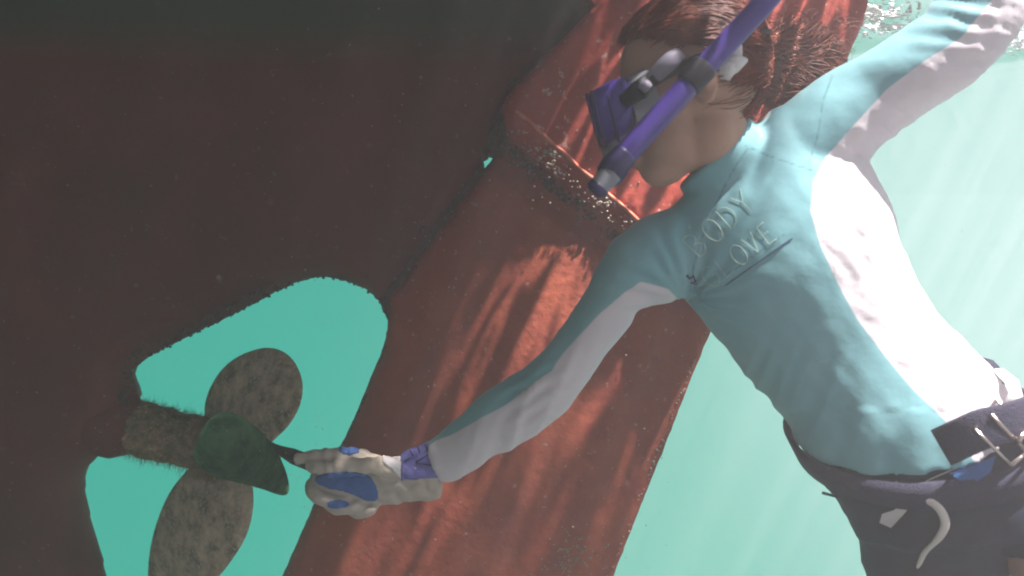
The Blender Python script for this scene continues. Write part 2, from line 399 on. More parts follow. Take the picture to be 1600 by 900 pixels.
hull_px = resample([(-1600, 1700), (-1600, -90), (1040, -90), (950, 0)], 60, False)[:-1] + rough_edge(seam, 8, 1.6, .05, 2)[:-1] + rough_edge(aperture, 4, 1.5, .06, 4) + resample([(195, 1100), (260, 1700), (-1600, 1700)], 60, False)[1:-1]
hull_o = [on_plane(*p) for p in hull_px]
def rnd_edge(d, r): 
    return 1.0 if d >= r else math.sqrt(max(0, 1 - (1 - d / r) ** 2))
seam_w = [on_plane(*p) for p in seam]
def hull_half(x, z, d):
    th = 0.05 + 0.03 * max(0, -x) + 0.02 * noisef((x, 0, z), 2.2, 3)
    # fullness grows forward and upward
    th += 0.10 * max(0, -x - 0.25) * max(0, z + 0.6)
    if z > 0.425 and x < 0.15: th += (z - 0.425) * 0.9
    ds = seg_dist(x, z, seam_w, False)
    return 0.012 + (th - .012) * rnd_edge(d, 0.055 if ds > d + .01 else 0.007) + 0.0015 * noisef((x, 0, z), 25, 1)
near = lambda x, z: 1 if (-1.1 < x < .4 and -.75 < z < .5) else 6
bm = slab(hull_o, 0.013, lambda x, z, d: PA + PB * x - hull_half(x, z, d), lambda x, z, d: PA + PB * x + hull_half(x, z, d), near)
# the topsides above the water, wide and flaring, leaning over the deadwood
sec = []
for i in range(14):
    x = -3.2 + 3.34 * (i / 13) ** .6
    f = max(0.0, 1 - ((x + 3.2) / 3.37) ** 16.0)
    hw = 0.10 + 2.1 * f
    yc = PA + PB * x
    ring = []
    for k, (wd, hz) in enumerate([(0.06, 0.50), (0.55, 0.56), (0.9, 0.75), (1.0, 1.1), (1.0, 1.3)]):
        ring.append((x, yc - hw * wd, hz))
    ring += [(x, 2 * yc - y, z) for (x, y, z) in reversed(ring)]
    sec.append([bm.verts.new(v) for v in ring])
for a, b in zip(sec, sec[1:]):
    n = len(a)
    for k in range(n): bm.faces.new((a[k], a[(k + 1) % n], b[(k + 1) % n], b[k]))
bm.faces.new(list(reversed(sec[0]))); bm.faces.new(sec[-1])
bmesh.ops.recalc_face_normals(bm, faces=bm.faces)
hull = adopt(from_bm('hull', bm, M_hull), boat)

# rudder
lead = smooth_line([(606, 466), (608, 500), (601, 540), (580, 590), (555, 650), (530, 703), (490, 790), (440, 905), (360, 1100), (330, 1240)], it=1)
trail = smooth_line([(900, 1240), (915, 1020), (955, 905), (1000, 790), (1052, 660), (1107, 520), (1180, 360), (1290, 165), (1322, 92), (1340, 50), (1365, -60)], it=1)
top = [(1365, -90), (1060, -90), (955, 5), (905, 48), (850, 106), (797, 164), (785, 202), (778, 238), (766, 254), (738, 289), (693, 347), (643, 414), (606, 466)]
rud_px = rough_edge(lead, 5, 1.3, .08, 7)[:-1] + rough_edge(trail, 8, 1.2, .06, 8)[:-1] + rough_edge(top, 8, 1.4, .06, 9)[:-1]
rud_o = [on_plane(*p) for p in rud_px]
lead_w = [on_plane(*p) for p in lead + [(606, 478), (768, 256), (800, 170)]]; lead_w = lead_w[:len(lead)][::-1] + lead_w[len(lead):]
te_w = [on_plane(*p) for p in trail]
slot_w = [on_plane(*p) for p in [(790, 240), (885, 318), (975, 385), (1100, 480)]]
def rud_half(x, z, d):
    dt = seg_dist(x, z, te_w, False)     # thins towards the trailing edge
    th = min(0.008 + 0.075 * min(1, dt / 0.30), 0.030 + 0.20 * max(0, seg_dist(x, z, lead_w, False))) + 0.003 * noisef((x, 0, z), 4, 6)
    dl = seg_dist(x, z, slot_w, False)
    if dl < .045: th *= 0.45 + .55 * max(0, (dl - .025) / .02)
    ds = seg_dist(x, z, seam_w, False)
    return 0.006 + (th - .006) * rnd_edge(d, 0.035 if ds > .03 else 0.007) + 0.0008 * noisef((x, 0, z), 30, 1)
bm = slab(rud_o, 0.013, lambda x, z, d: PA + PB * x - rud_half(x, z, d), lambda x, z, d: PA + PB * x + rud_half(x, z, d))
rudder = adopt(from_bm('rudder', bm, M_rud), boat); tag(rudder, 'raked red rudder blade with streaks of sunlight')
bm = bmesh.new()
stock = [Vector((X, PA + PB * X, Z)) for X, Z in [on_plane(*p) for p in [(900, 52), (830, 130), (786, 190), (765, 243)]]]
tube(bm, stock, .030, 16)
stock = [Vector((X, PA + PB * X, Z)) for X, Z in [on_plane(*p) for p in [(756, 262), (690, 350), (640, 415), (603, 474)]]]
tube(bm, stock, .018, 16)
adopt(from_bm('rudder_stock', bm, M_crust), boat).parent = rudder
bpy.data.objects['rudder_stock'].matrix_parent_inverse = Matrix.Identity(4)
# rudder head: a thicker plate bolted over the top of the blade
hp = [(786, 168), (800, 150), (850, 100), (903, 44), (948, 0), (1045, -88), (1358, -88), (1332, 48), (1280, 160), (1185, 340), (1115, 468), (976, 362), (890, 297), (801, 228), (784, 200)]
hp_o = [on_plane(*p) for p in rough_edge(hp + [hp[0]], 8, 1.0, .07, 12)[:-1]]
bm = slab(hp_o, 0.014, lambda x, z, d: PA + PB * x - (0.05 + 0.042 * rnd_edge(d, 0.008) + .0015 * noisef((x, 0, z), 9, 4)), lambda x, z, d: PA + PB * x + (0.05 + 0.034 * rnd_edge(d, 0.008)))
head_plate = adopt(from_bm('rudder_head', bm, M_head), rudder); head_plate.matrix_parent_inverse = Matrix.Translation(-boat.location)
head_plate.parent = rudder
head_plate.matrix_parent_inverse = Matrix.Identity(4)
def pp(x, y, off):                       # point on the near side of the boat plane
    X, Z = on_plane(x, y, off); return Vector((X, PA + off + PB * X, Z))
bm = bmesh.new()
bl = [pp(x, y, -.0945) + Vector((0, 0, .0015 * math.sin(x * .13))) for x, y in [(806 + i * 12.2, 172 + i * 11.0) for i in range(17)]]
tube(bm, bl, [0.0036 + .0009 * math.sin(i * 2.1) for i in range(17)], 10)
bead = from_bm('sunlit_ledge', bm, mat('sunlit_edge_paint', (0.70, 0.26, 0.17), 0.6, (0.5, 0.13, 0.08), 60), rudder)  # raised line in a lighter colour, painting the sunlit edge of the ledge

def barnacles(name, spots, parent, m, seed=1):
    rnd = random.Random(seed); bm = bmesh.new()
    for (x, y, off, spread, n, r0, r1) in spots:
        for _ in range(n):
            c = pp(x + rnd.gauss(0, spread), y + rnd.gauss(0, spread), off)
            r = rnd.uniform(r0, r1); k = rnd.choice((5, 6, 7))
            up_ = Vector((rnd.gauss(0, .25), -1, rnd.gauss(0, .25))).normalized()
            q = up_.to_track_quat('Z', 'Y').to_matrix().to_4x4(); q.translation = c + up_ * r * .2
            bmesh.ops.create_cone(bm, cap_ends=True, segments=k, radius1=r, radius2=r * .5, depth=r * .9, matrix=q)
    return from_bm(name, bm, m, parent, smooth=False)
def along(pts, n, seed=0):
    rnd = random.Random(seed); q = resample(pts, 3, False)
    return [q[rnd.randrange(len(q))] for _ in range(n)]
sp = [(x, y, -.016, 1.3, 1, .0010, .0034) for x, y in along(aperture[:30], 260, 3)]
sp += [(x - 12, y - 11, -.05, 6, 1, .0015, .0035) for x, y in along(aperture[14:30], 200, 4)]
sp += [(745, 228, -.056, 12, 80, .003, .008), (772, 215, -.056, 10, 60, .003, .008), (785, 190, -.056, 9, 40, .003, .006), (800, 140, -.056, 14, 30, .002, .004)]
sp += [(x - 5, y, -.052, 1.5, 1, .001, .003) for x, y in along(seam[5:], 60, 5)]
sp += [(x, y, -.055, 4, 1, .0012, .004) for x, y in along([(640, 365), (600, 400), (570, 430)], 40, 6)]
sp += [(188, 622, -.05, 6, 40, .0015, .004), (655, 358, -.056, 4, 7, .002, .005)]
bm = bmesh.new()
tube(bm, spline([P(-60, 640, 1.74), P(60, 645, 1.72), P(130, 652, 1.70), P(185, 662, 1.69), P(222, 672, 1.69)], 5), lerpl([.01, .045, .066, .066, .045], 5), 24)
for v in bm.verts: v.co += Vector((noisef(v.co, 30, 1), noisef(v.co, 30, 5), noisef(v.co, 30, 9))) * .008
adopt(from_bm('stern_boss', bm, M_hull), boat)
dg1 = barnacles('barnacle_growth', sp, hull, M_crust, 2); dg1['kind'] = 'stuff'; dg1['label'] = 'dark crusty growth round the propeller opening and seam'
sp = [(random.uniform(0, 760), random.uniform(90, 440), -.062, 0, 1, .001, .003) for _ in range(130)]
b2 = barnacles('barnacle_shells', sp, hull, M_barn, 8); b2['kind'] = 'stuff'; b2['label'] = 'scattered small pale barnacles'
sp = [(x + 5, y, -.014, 1.5, 1, .0012, .0036) for x, y in along(lead[:14], 230, 11)] + [(x, y, -.048, 3, 1, .0012, .0032) for x, y in along([(606, 478), (768, 256)], 30, 12)]
sp += [(x, y, -.03, 6, 1, .002, .006) for x, y in along([(795, 236), (885, 308), (975, 376), (1060, 445)], 320, 19)]  # dark grains added to paint the shade under the rudder head
d3 = barnacles('barnacle_growth', sp, rudder, M_crust, 5); d3['kind'] = 'stuff'; d3['label'] = 'dark crust along the front edge of the rudder, and dark grains as shade under its head'
sp = [(x, y, -.096, 6, 1, .0008, .0028) for x, y in along([(800, 205), (880, 270), (960, 345), (985, 352)], 90, 13)]
sp += [(862, 250, -.096, 9, 30, .001, .0042), (945, 312, -.096, 8, 26, .001, .004)]
sp += [(random.uniform(820, 1000), random.uniform(60, 330), -.093, 0, 1, .001, .0025) for _ in range(60)]
sp += [(random.uniform(650, 1050), random.uniform(300, 890), -.052, 0, 1, .0008, .002) for _ in range(190)]
sp += [(x - 5, y, -.010, 1.5, 1, .001, .0026) for x, y in along(trail[2:14], 150, 15)] + [(890 + random.gauss(0, 24), 870 + random.gauss(0, 18), -.045, 3, 1, .001, .003) for _ in range(90)]
d4 = barnacles('barnacle_shells', sp, rudder, M_barn, 6); d4['kind'] = 'stuff'; d4['label'] = 'small pale barnacles scattered over the rudder'

# propeller
prop = bpy.data.objects.new('propeller', None); COL.objects.link(prop); prop.parent = boat
HC = P(372, 703, 1.67); prop.location = HC - boat.location
WP = HC
def pchild(o, parent=prop): 
    o.parent = parent
    o.matrix_parent_inverse = Matrix.Translation(-WP)
    return o
def blade(outline, centre, gx, gy, d0, camber, mt, name='blade', thick=0.014, dist=1.64):
    o_px = smooth_line(outline, True, 2)
    ow = []
    for (x, y) in o_px: v = P(x, y, dist); ow.append((v.x, v.z))
    cx, cz = P(centre[0], centre[1], dist).x, P(centre[0], centre[1], dist).z
    def mid(x, z):
        u = x - cx; v = z - cz
        return dist + d0 + gx * u + gy * v + camber * (u * u + v * v) * 6 + .35 * u * v
    def hf(x, z, d): return 0.0008 + thick * .5 * rnd_edge(d, .05) + .0012 * noisef((x, 3, z), 40, 2) + .0012
    bm = slab(ow, 0.007, lambda x, z, d: mid(x, z) - hf(x, z, d), lambda x, z, d: mid(x, z) + hf(x, z, d))
    # keep each point on its own sight distance so that the outline stays true in size
    for v in bm.verts:
        s = v.co.y / dist; v.co.x *= s; v.co.z *= s
    return pchild(from_bm(name, bm, mt))
b1 = blade([(400, 712), (350, 700), (322, 668), (318, 634), (330, 600), (352, 569), (388, 548), (425, 541), (456, 556), (474, 592), (472, 628), (455, 662), (428, 688)],
      (390, 640), -0.85, 0.3, 0.02, .3, M_blade); b1['label'] = 'upper blade, brown and speckled'
b2_ = blade([(345, 690), (296, 730), (266, 765), (246, 810), (233, 860), (230, 915), (246, 955), (285, 962), (322, 925), (360, 880), (388, 835), (398, 785), (392, 740), (375, 700)],
      (330, 800), -0.8, 0.15, 0.02, .3, M_blade); b2_['label'] = 'lower blade pointing down out of view'
b3 = blade([(300, 712), (306, 690), (318, 664), (334, 648), (356, 642), (384, 653), (412, 677), (434, 706), (448, 738), (453, 762), (449, 774), (436, 774), (410, 764), (378, 756), (345, 748), (318, 736)],
      (372, 700), -0.55, 0.35, -0.10, -2.6, M_blade_g, thick=.012); b3['label'] = 'green weedy blade turned towards the viewer'
bm = bmesh.new()
ax0 = P(352, 702, 1.675); ax1 = P(420, 716, 1.64)
tube(bm, spline([P(318, 695, 1.68), P(335, 698, 1.68), ax0, ax0.lerp(ax1, .5), ax1, ax1 + (ax1 - ax0) * .22], 4), lerpl([.040, .052, .052, .042, .024, .006], 4), 24)
for v in bm.verts: v.co += Vector((noisef(v.co, 40, 1), noisef(v.co, 40, 5), noisef(v.co, 40, 9))) * .006
pchild(from_bm('hub', bm, M_shaft))
bm = bmesh.new()
sh = spline([P(150, 655, 1.69), P(200, 665, 1.69), P(260, 680, 1.685), P(330, 697, 1.68), P(372, 705, 1.67)], 8)
tube(bm, sh, [min(0.054, .03 + .004 * i) - .0003 * i + .007 * noisef(p, 30, 3) for i, p in enumerate(sh)], 26)
for v in bm.verts:
    v.co += Vector((noisef(v.co, 55, 1), noisef(v.co, 55, 5), noisef(v.co, 55, 9))) * .007
pchild(from_bm('shaft', bm, M_shaft))
# fuzzy algae: short fine filaments on the shaft, the hub and along the blade edges
rnd = random.Random(4); bm = bmesh.new()
def filament(p, d, L):
    q = p + d * L * .5 + Vector((rnd.gauss(0, L * .15), rnd.gauss(0, L * .15), rnd.gauss(0, L * .15))); e = p + d * L + Vector((rnd.gauss(0, L * .3), rnd.gauss(0, L * .3), rnd.gauss(0, L * .3) - L * .2))
    tube(bm, [p, q, e], [.0005, .0004, .0001], 3, caps=False)
for _ in range(1700):                     # weed round the hub and the blade roots
    a = rnd.uniform(0, 6.283); u = Vector((0, math.cos(a), math.sin(a))); p = P(rnd.gauss(338, 16), 700, 1.68) + u * .050
    filament(p, (u + Vector((rnd.gauss(0, .4), 0, 0))).normalized(), rnd.uniform(.005, .016))
for _ in range(3600):
    i = rnd.randrange(6, len(sh)); p = sh[i].lerp(sh[max(0, i - 1)], rnd.random()); a = rnd.uniform(0, 6.283)
    ta = (sh[-1] - sh[0]).normalized(); u = ta.orthogonal().normalized(); v = ta.cross(u)
    d = u * math.cos(a) + v * math.sin(a)
    filament(p + d * (.045), d, rnd.uniform(.006, .018))
pchild(from_bm('algae_growth', bm, M_algae))['kind'] = 'stuff'

# ------------------------------------------------------------------ the swimmer
EAR = P(1085, 150, 1.20)
F = Vector((-0.97, 0.0, -0.24)).normalized(); S = Vector((0, -1, 0)); U = Vector((-0.24, 0, 0.97)).normalized()
HQ = Matrix.Rotation(R(-9), 3, U)       # the face turned a little towards the viewer
F = (HQ @ F).normalized(); S = (HQ @ S).normalized()
def H(f, u, s=0.0): return EAR + F * f + U * u + S * s
ST_torso = [(1085, 290, 1205, 172, 1.26, .055), (1035, 350, 1262, 160, 1.27, .078), (1040, 425, 1305, 200, 1.27, .095), (1077, 468, 1345, 250, 1.27, .108), (1105, 502, 1381, 320, 1.27, .112),
            (1145, 550, 1403, 395, 1.27, .108), (1185, 600, 1445, 475, 1.27, .104), (1228, 648, 1503, 537, 1.26, .104), (1250, 690, 1572, 600, 1.25, .108)]
ST_hem = ST_torso + [(1262, 702, 1592, 622, 1.25, .112, 14, 46)]
ST_reach = [(1120, 345, 1180, 300, 1.27, .05), (1040, 330, 1120, 420, 1.27, .062), (975, 365, 1055, 466, 1.26, .06), (947, 398, 1008, 474, 1.26, .055), (918, 452, 980, 505, 1.27, .05), (880, 514, 942, 552, 1.29, .048),
            (848, 556, 905, 602, 1.305, .047), (812, 583, 868, 650, 1.32, .045), (768, 612, 815, 686, 1.34, .041), (725, 650, 762, 716, 1.365, .036), (688, 684, 708, 745, 1.39, .030), (672, 694, 686, 748, 1.40, .028)]
ST_raise = [(1190, 270, 1250, 320, 1.27, .05), (1185, 205, 1300, 300, 1.26, .07), (1238, 157, 1345, 255, 1.25, .068), (1295, 116, 1392, 212, 1.24, .062), (1345, 90, 1450, 172, 1.22, .057), (1400, 55, 1508, 134, 1.21, .053),
            (1450, 20, 1560, 84, 1.20, .05), (1478, -22, 1597, 30, 1.20, .048)]
ST_fore = [(1560, 60, 1470, -5, 1.20, .045), (1598, 15, 1480, 8, 1.20, .046), (1590, -60, 1500, -28, 1.21, .042), (1555, -130, 1475, -80, 1.23, .038), (1500, -205, 1440, -150, 1.26, .032), (1455, -262, 1408, -215, 1.29, .026)]
ST_neck = [(1035, 215, 1130, 110, 1.20, .052), (1068, 262, 1152, 160, 1.21, .053), (1090, 292, 1178, 200, 1.23, .056), (1110, 330, 1215, 230, 1.25, .06)]
ST_hips = [(1250, 660, 1540, 560, 1.26, .098), (1262, 705, 1600, 625, 1.25, .102), (1300, 765, 1650, 668, 1.25, .106), (1335, 815, 1690, 730, 1.25, .108), (1345, 845, 1720, 790, 1.25, .10)]
ST_leg1 = [(1350, 820, 1560, 770, 1.26, .085), (1352, 862, 1560, 850, 1.27, .085), (1372, 930, 1560, 930, 1.28, .082), (1410, 1080, 1580, 1080, 1.32, .07), (1470, 1320, 1590, 1320, 1.36, .052)]
ST_leg2 = [(1530, 740, 1720, 780, 1.24, .085), (1560, 860, 1750, 830, 1.22, .085), (1620, 960, 1795, 920, 1.20, .08), (1740, 1110, 1880, 1040, 1.18, .066), (1880, 1250, 1980, 1160, 1.18, .05)]
ST_calf1 = [(1475, 1290, 1595, 1290, 1.36, .055), (1480, 1400, 1590, 1400, 1.40, .055), (1500, 1600, 1570, 1600, 1.50, .035)]
ST_calf2 = [(1870, 1230, 1985, 1170, 1.18, .055), (1960, 1340, 2060, 1270, 1.2, .055), (2110, 1500, 2160, 1460, 1.25, .035)]

def build_head(bm):
    ax = (F, U, S)
    ellipsoid(bm, H(-.006, .040), ax, (.098, .090, .074), 28)         # skull
    ellipsoid(bm, H(.042, .005), ax, (.056, .072, .064), 24)          # face
    ellipsoid(bm, H(.040, -.045), ax, (.052, .055, .054), 24)         # cheeks and jaw
    ellipsoid(bm, H(.062, -.083), ax, (.034, .026, .032), 18)         # chin
    ellipsoid(bm, H(.0, -.055), ax, (.045, .045, .050), 18)           # jaw corner
    ellipsoid(bm, H(.088, .028), ax, (.018, .012, .045), 14)          # brow
    nd = (F * .55 - U * .84).normalized(); nn = nd.cross(S).normalized()
    ellipsoid(bm, H(.104, -.012), (nd, nn, S), (.034, .013, .012), 14)  # nose ridge
    ellipsoid(bm, H(.115, -.034), ax, (.013, .010, .016), 14)
    ellipsoid(bm, H(.098, -.058), ax, (.010, .006, .022), 14)         # lips
    ellipsoid(bm, H(.096, -.069), ax, (.010, .006, .019), 14)
    for s in (1, -1):                                                 # ears
        e1 = (F * .2 + S * s * .9).normalized(); e2 = (U - F * .2).normalized(); e3 = e1.cross(e2)
        ellipsoid(bm, H(-.010, .002, s * .071), (e1, e2, e3), (.009, .031, .018), 14)
def hand(bm, wrist, dirv, palm_n, size=1.0):
    """open, slightly curled hand: palm, four unequal fingers, thumb from the side"""
    d = dirv.normalized(); n = (palm_n - d * palm_n.dot(d)).normalized(); s = d.cross(n)
    c = wrist + d * .045 * size
    ellipsoid(bm, c, (d, s, n), (.052 * size, .042 * size, .016 * size), 16)
    for k, (off, L) in enumerate(((-.031, .072), (-.010, .082), (.011, .077), (.031, .06))):
        p0 = wrist + d * .06 * size + s * off * .8 * size
        p1 = wrist + d * .092 * size + s * off * size
        p2 = p1 + (d * .85 + n * .5) * L * .45 * size; p3 = p2 + (d * .45 + n * .9) * L * .33 * size; p4 = p3 + (d * -.05 + n * .95) * L * .25 * size
        tube(bm, spline([p0, p1, p2, p3, p4], 3), lerpl([.010 * size, .0095 * size, .0085 * size, .0078 * size, .006 * size], 3), 10)
    q0 = wrist + d * .015 * size - s * .02 * size; q1 = wrist + d * .045 * size - s * .05 * size + n * .012 * size; q2 = q1 + (d * .9 + n * .3 - s * .15).normalized() * .035 * size; q3 = q2 + (d * .6 + n * .7).normalized() * .027 * size
    tube(bm, spline([q0, q1, q2, q3], 3), lerpl([.014 * size, .012 * size, .0105 * size, .007 * size], 3), 10)

bm = bmesh.new()
build_head(bm)
for st in (ST_neck, ST_torso, ST_reach, ST_raise, ST_fore, ST_hips, ST_leg1, ST_leg2, ST_calf1, ST_calf2): loft(bm, st, -0.004)
fw = P(1432, -238, 1.29); fd = P(1400, -300, 1.33) - fw
hand(bm, fw - fd.normalized() * .01, fd, Vector((0, .8, .2)))
# hand inside the glove
hand(bm, P(655, 728, 1.405), P(560, 752, 1.42) - P(655, 728, 1.405), Vector((0, .6, -.6)), 0.5)
for a, b in ((P(1535, 1600, 1.5), P(1560, 1760, 1.45)), (P(2135, 1480, 1.25), P(2230, 1600, 1.22))):   # bare feet, pointed
    d = (b - a).normalized(); ellipsoid(bm, a.lerp(b, .45), (d, d.orthogonal().normalized(), d.cross(d.orthogonal()).normalized()), (.12, .036, .03), 16)
me = remesh(bm, 0.0045, 5)
person = link('person', me, M_skin)
tag(person, 'swimmer in pale teal and white rash guard reaching one gloved hand to the propeller', 'person')

# --- rash guard
panel_edge = [(1600, -60), (1500, 60), (1440, 98), (1385, 140), (1330, 200), (1290, 245), (1270, 285), (1266, 330), (1280, 380), (1305, 435), (1340, 500), (1385, 560), (1430, 612), (1470, 650), (1505, 690), (1520, 720), (1700, 760), (1800, 300), (1760, -60)]
panel_arm = [(1045, 452), (1000, 440), (965, 466), (935, 492), (905, 524), (880, 552), (862, 580), (830, 604), (797, 628), (740, 662), (700, 684), (660, 706), (640, 900), (900, 900), (1040, 640), (1062, 470)]
panel_arm2 = [(x - 0, y) for x, y in panel_arm]
M_shirt = bpy.data.materials.new('rash_guard_cloth'); M_shirt.use_nodes = True; t = M_shirt.node_tree
b = t.nodes['Principled BSDF']; b.inputs['Roughness'].default_value = 0.6; b.inputs['Specular IOR Level'].default_value = 0.3; b.inputs['Sheen Weight'].default_value = 0.2
at = N(t, 'ShaderNodeAttribute', attribute_name='panel')
r1 = N(t, 'ShaderNodeMapRange'); r1.inputs[1].default_value = -1.2; r1.inputs[2].default_value = 1.2; t.links.new(at.outputs['Fac'], r1.inputs[0])
x1 = N(t, 'ShaderNodeMix', data_type='RGBA'); x1.inputs[6].default_value = (0.225, 0.50, 0.545, 1); x1.inputs[7].default_value = (0.80, 0.76, 0.80, 1)
t.links.new(r1.outputs[0], x1.inputs[0])
# stitched seam lines
at2 = N(t, 'ShaderNodeAttribute', attribute_name='stitch')
r2 = N(t, 'ShaderNodeMapRange'); r2.inputs[1].default_value = 0.6; r2.inputs[2].default_value = 2.6; r2.inputs[3].default_value = 0.75; r2.inputs[4].default_value = 0
t.links.new(at2.outputs['Fac'], r2.inputs[0])
x2 = N(t, 'ShaderNodeMix', data_type='RGBA'); x2.inputs[7].default_value = (0.09, 0.26, 0.31, 1)
t.links.new(x1.outputs[2], x2.inputs[6]); t.links.new(r2.outputs[0], x2.inputs[0]); t.links.new(x2.outputs[2], b.inputs['Base Color'])
tcn = N(t, 'ShaderNodeTexCoord'); n1 = N(t, 'ShaderNodeTexNoise'); n1.inputs['Scale'].default_value = 26; n1.inputs['Detail'].default_value = 5
t.links.new(tcn.outputs['Object'], n1.inputs[0]); bp = N(t, 'ShaderNodeBump'); bp.inputs['Strength'].default_value = 0.25; bp.inputs['Distance'].default_value = 0.006
t.links.new(n1.outputs[0], bp.inputs['Height']); t.links.new(bp.outputs[0], b.inputs['Normal'])

bm = bmesh.new()
for st in (ST_hem, ST_reach, ST_raise, ST_fore): loft(bm, st, 0.003)
loft(bm, [(1063, 290, 1166, 186, 1.235, .060), (1080, 305, 1185, 205, 1.24, .062), (1100, 340, 1230, 225, 1.26, .07)], 0.003)   # stand-up collar
me = remesh(bm, 0.0048, 6)
seams = [[(1165, 228), (1200, 243), (1240, 257), (1272, 268)], [(1168, 232), (1140, 275), (1115, 330), (1095, 375), (1083, 420), (1078, 455)], [(1300, 118), (1285, 160), (1278, 210), (1262, 262)], [(1132, 432), (1170, 405), (1226, 366)]]
pan = []; sti = []
me.calc_loop_triangles()
nrm = [v.normal.copy() for v in me.vertices]
def ridge(v): return 1 - abs(v) * 2
for v in me.vertices:
    x, y = to_px(v.co); n = v.normal
    d1 = seg_dist(x, y, panel_edge); d1 = d1 if inside(x, y, panel_edge) else -d1
    d2 = seg_dist(x, y, panel_arm); d2 = d2 if inside(x, y, panel_arm) else -d2
    if n.y > 0.25:                        # far side of the body: teal back with the same side panels
        d1 -= 60 * n.y; 
    # teal edge again along the lower side of the sleeve
    pan.append(max(d1, d2))
    s = 9.0
    if n.y < .3:
        for k in seams: s = min(s, seg_dist(x, y, k, False))
    sti.append(s)
    # folds
    a = 0.0
    # flank folds, radiating from the waist towards the chest
    w1 = max(0, 1 - abs((x - 1190) * .8 + (y - 600) * .6) / 170) if y > 480 else 0
    a += .0050 * max(0, min(1, (y - 500) / 90)) * max(0, 1 - max(0, x - 1180) / 230) * ridge(noise.noise(Vector((x * .030 + y * .012, y * .004 - x * .002, 2.2))))
    # pull folds at the reaching shoulder
    dsh = math.hypot(x - 1050, y - 455)
    if dsh < 170:
        ang = math.atan2(y - 470, x - 1075)
        a += .0040 * (1 - dsh / 170) * math.sin(ang * 17 + 2 * noise.noise(Vector((x * .02, y * .02, 0)))) * min(1, dsh / 40)
    # elbow creases
    de = math.hypot(x - 835, y - 612)
    if de < 75: a += .0034 * (1 - de / 75) * math.sin((x * .5 + y * .87) * .30 + 2.0 * noise.noise(Vector((x * .03, y * .03, 4))))
    # side panel wrinkles, short and crosswise
    if d1 > 4: a += .0024 * noise.noise(Vector(((x + y) * .016, (x - y) * .045, 6))) + .0010 * noise.noise(Vector(((x + y) * .05, (x - y) * .10, 8)))
    # forearm bend at the raised elbow
    dq = math.hypot(x - 1500, y - 10)
    if dq < 120: a += .0024 * (1 - dq / 120) * math.sin((y * .95 - x * .12) * .22 + noise.noise(Vector((x * .03, y * .03, 1))))
    a += .0015 * noise.noise(v.co * 14) + .0007 * noise.noise(v.co * 45)
    v.co += n * a
    if (x - 1290) * .0 + y > 640 and x > 1200: v.co += n * .0015 * math.sin(x * .08)
for nme, arr in (('panel', pan), ('stitch', sti)):
    at_ = me.attributes.new(nme, 'FLOAT', 'POINT'); at_.data.foreach_set('value', arr)
shirt = link('rash_guard', me, M_shirt, person)
# cream stitched lettering across the chest: BODY / GLOVE
me.calc_loop_triangles()
bvh = BVHTree.FromPolygons([v.co.copy() for v in me.vertices], [tuple(p.vertices) for p in me.polygons])
def on_shirt(x, y, lift=.0011, tree=bvh):
    d = P(x, y, 1).normalized(); hit = tree.ray_cast(Vector((0, 0, 0)), d)
    if hit[0] is None: return None
    return hit[0] - d * lift
arc = lambda cx, cy, rx, ry, a0, a1, n=14: [(cx + rx * math.cos(R(a0 + (a1 - a0) * i / n)), cy + ry * math.sin(R(a0 + (a1 - a0) * i / n))) for i in range(n + 1)]
LET = {'B': [[(.1, 0), (.0, 1), (.3, 1.05)], arc(.25, .78, .32, .24, 90, -90), arc(.25, .27, .42, .28, 90, -90), [(.25, 0), (.05, .02)]],
       'O': [arc(.4, .5, .4, .52, 0, 360, 24)], 'D': [[(.1, 0), (.1, 1)], arc(.1, .5, .65, .5, 90, -90)], 'Y': [[(0, 1), (.35, .5), (.75, 1)], [(.35, .5), (.35, 0)]],
       'G': [arc(.42, .5, .42, .52, 50, 330, 20), [(.78, .25), (.8, .48), (.5, .48)]], 'L': [[(.1, 1), (.08, .0), (.6, .04)]], 'V': [[(0, 1), (.35, 0), (.7, 1)]],
       'E': [[(.6, 1), (.08, 1), (.08, 0), (.62, 0)], [(.08, .52), (.5, .52)]]}
bm = bmesh.new()
def write(word, x0, y0, ang, h, adv):
    c, s = math.cos(R(ang)), math.sin(R(ang)); x = 0
    for ch in word:
        for st in LET[ch]:
            pts = []
            for (u, v) in (resample(st, .08, False)):
                lx = (x + u * h * .8); ly = v * h
                X = x0 + lx * c - ly * s * 1.0; Y = y0 - lx * s - ly * c
                q = on_shirt(X, Y)
                if q is not None: pts.append(q)
            if len(pts) > 2: tube(bm, pts, .00034, 5)
        x += adv
write('BODY', 1092, 404, 42, 38, 33)
write('GLOVE', 1112, 452, 38, 33, 28)
M_stitch = mat('cream_thread', (0.70, 0.80, 0.66), 0.7)
from_bm('chest_lettering', bm, M_stitch, shirt)
bm = bmesh.new()
q = [on_shirt(x, y, .0006) for x, y in resample([(1134, 446), (1180, 413), (1238, 372)], 6, False)]
tube(bm, [a for a in q if a], .0006, 5)
q = [on_shirt(x, y, .001) for x, y in [(1073, 430), (1078, 436), (1083, 431), (1087, 440), (1080, 442), (1088, 444)]]
tube(bm, [a for a in q if a], .0016, 6)
from_bm('chest_emblem', bm, M_print, shirt)

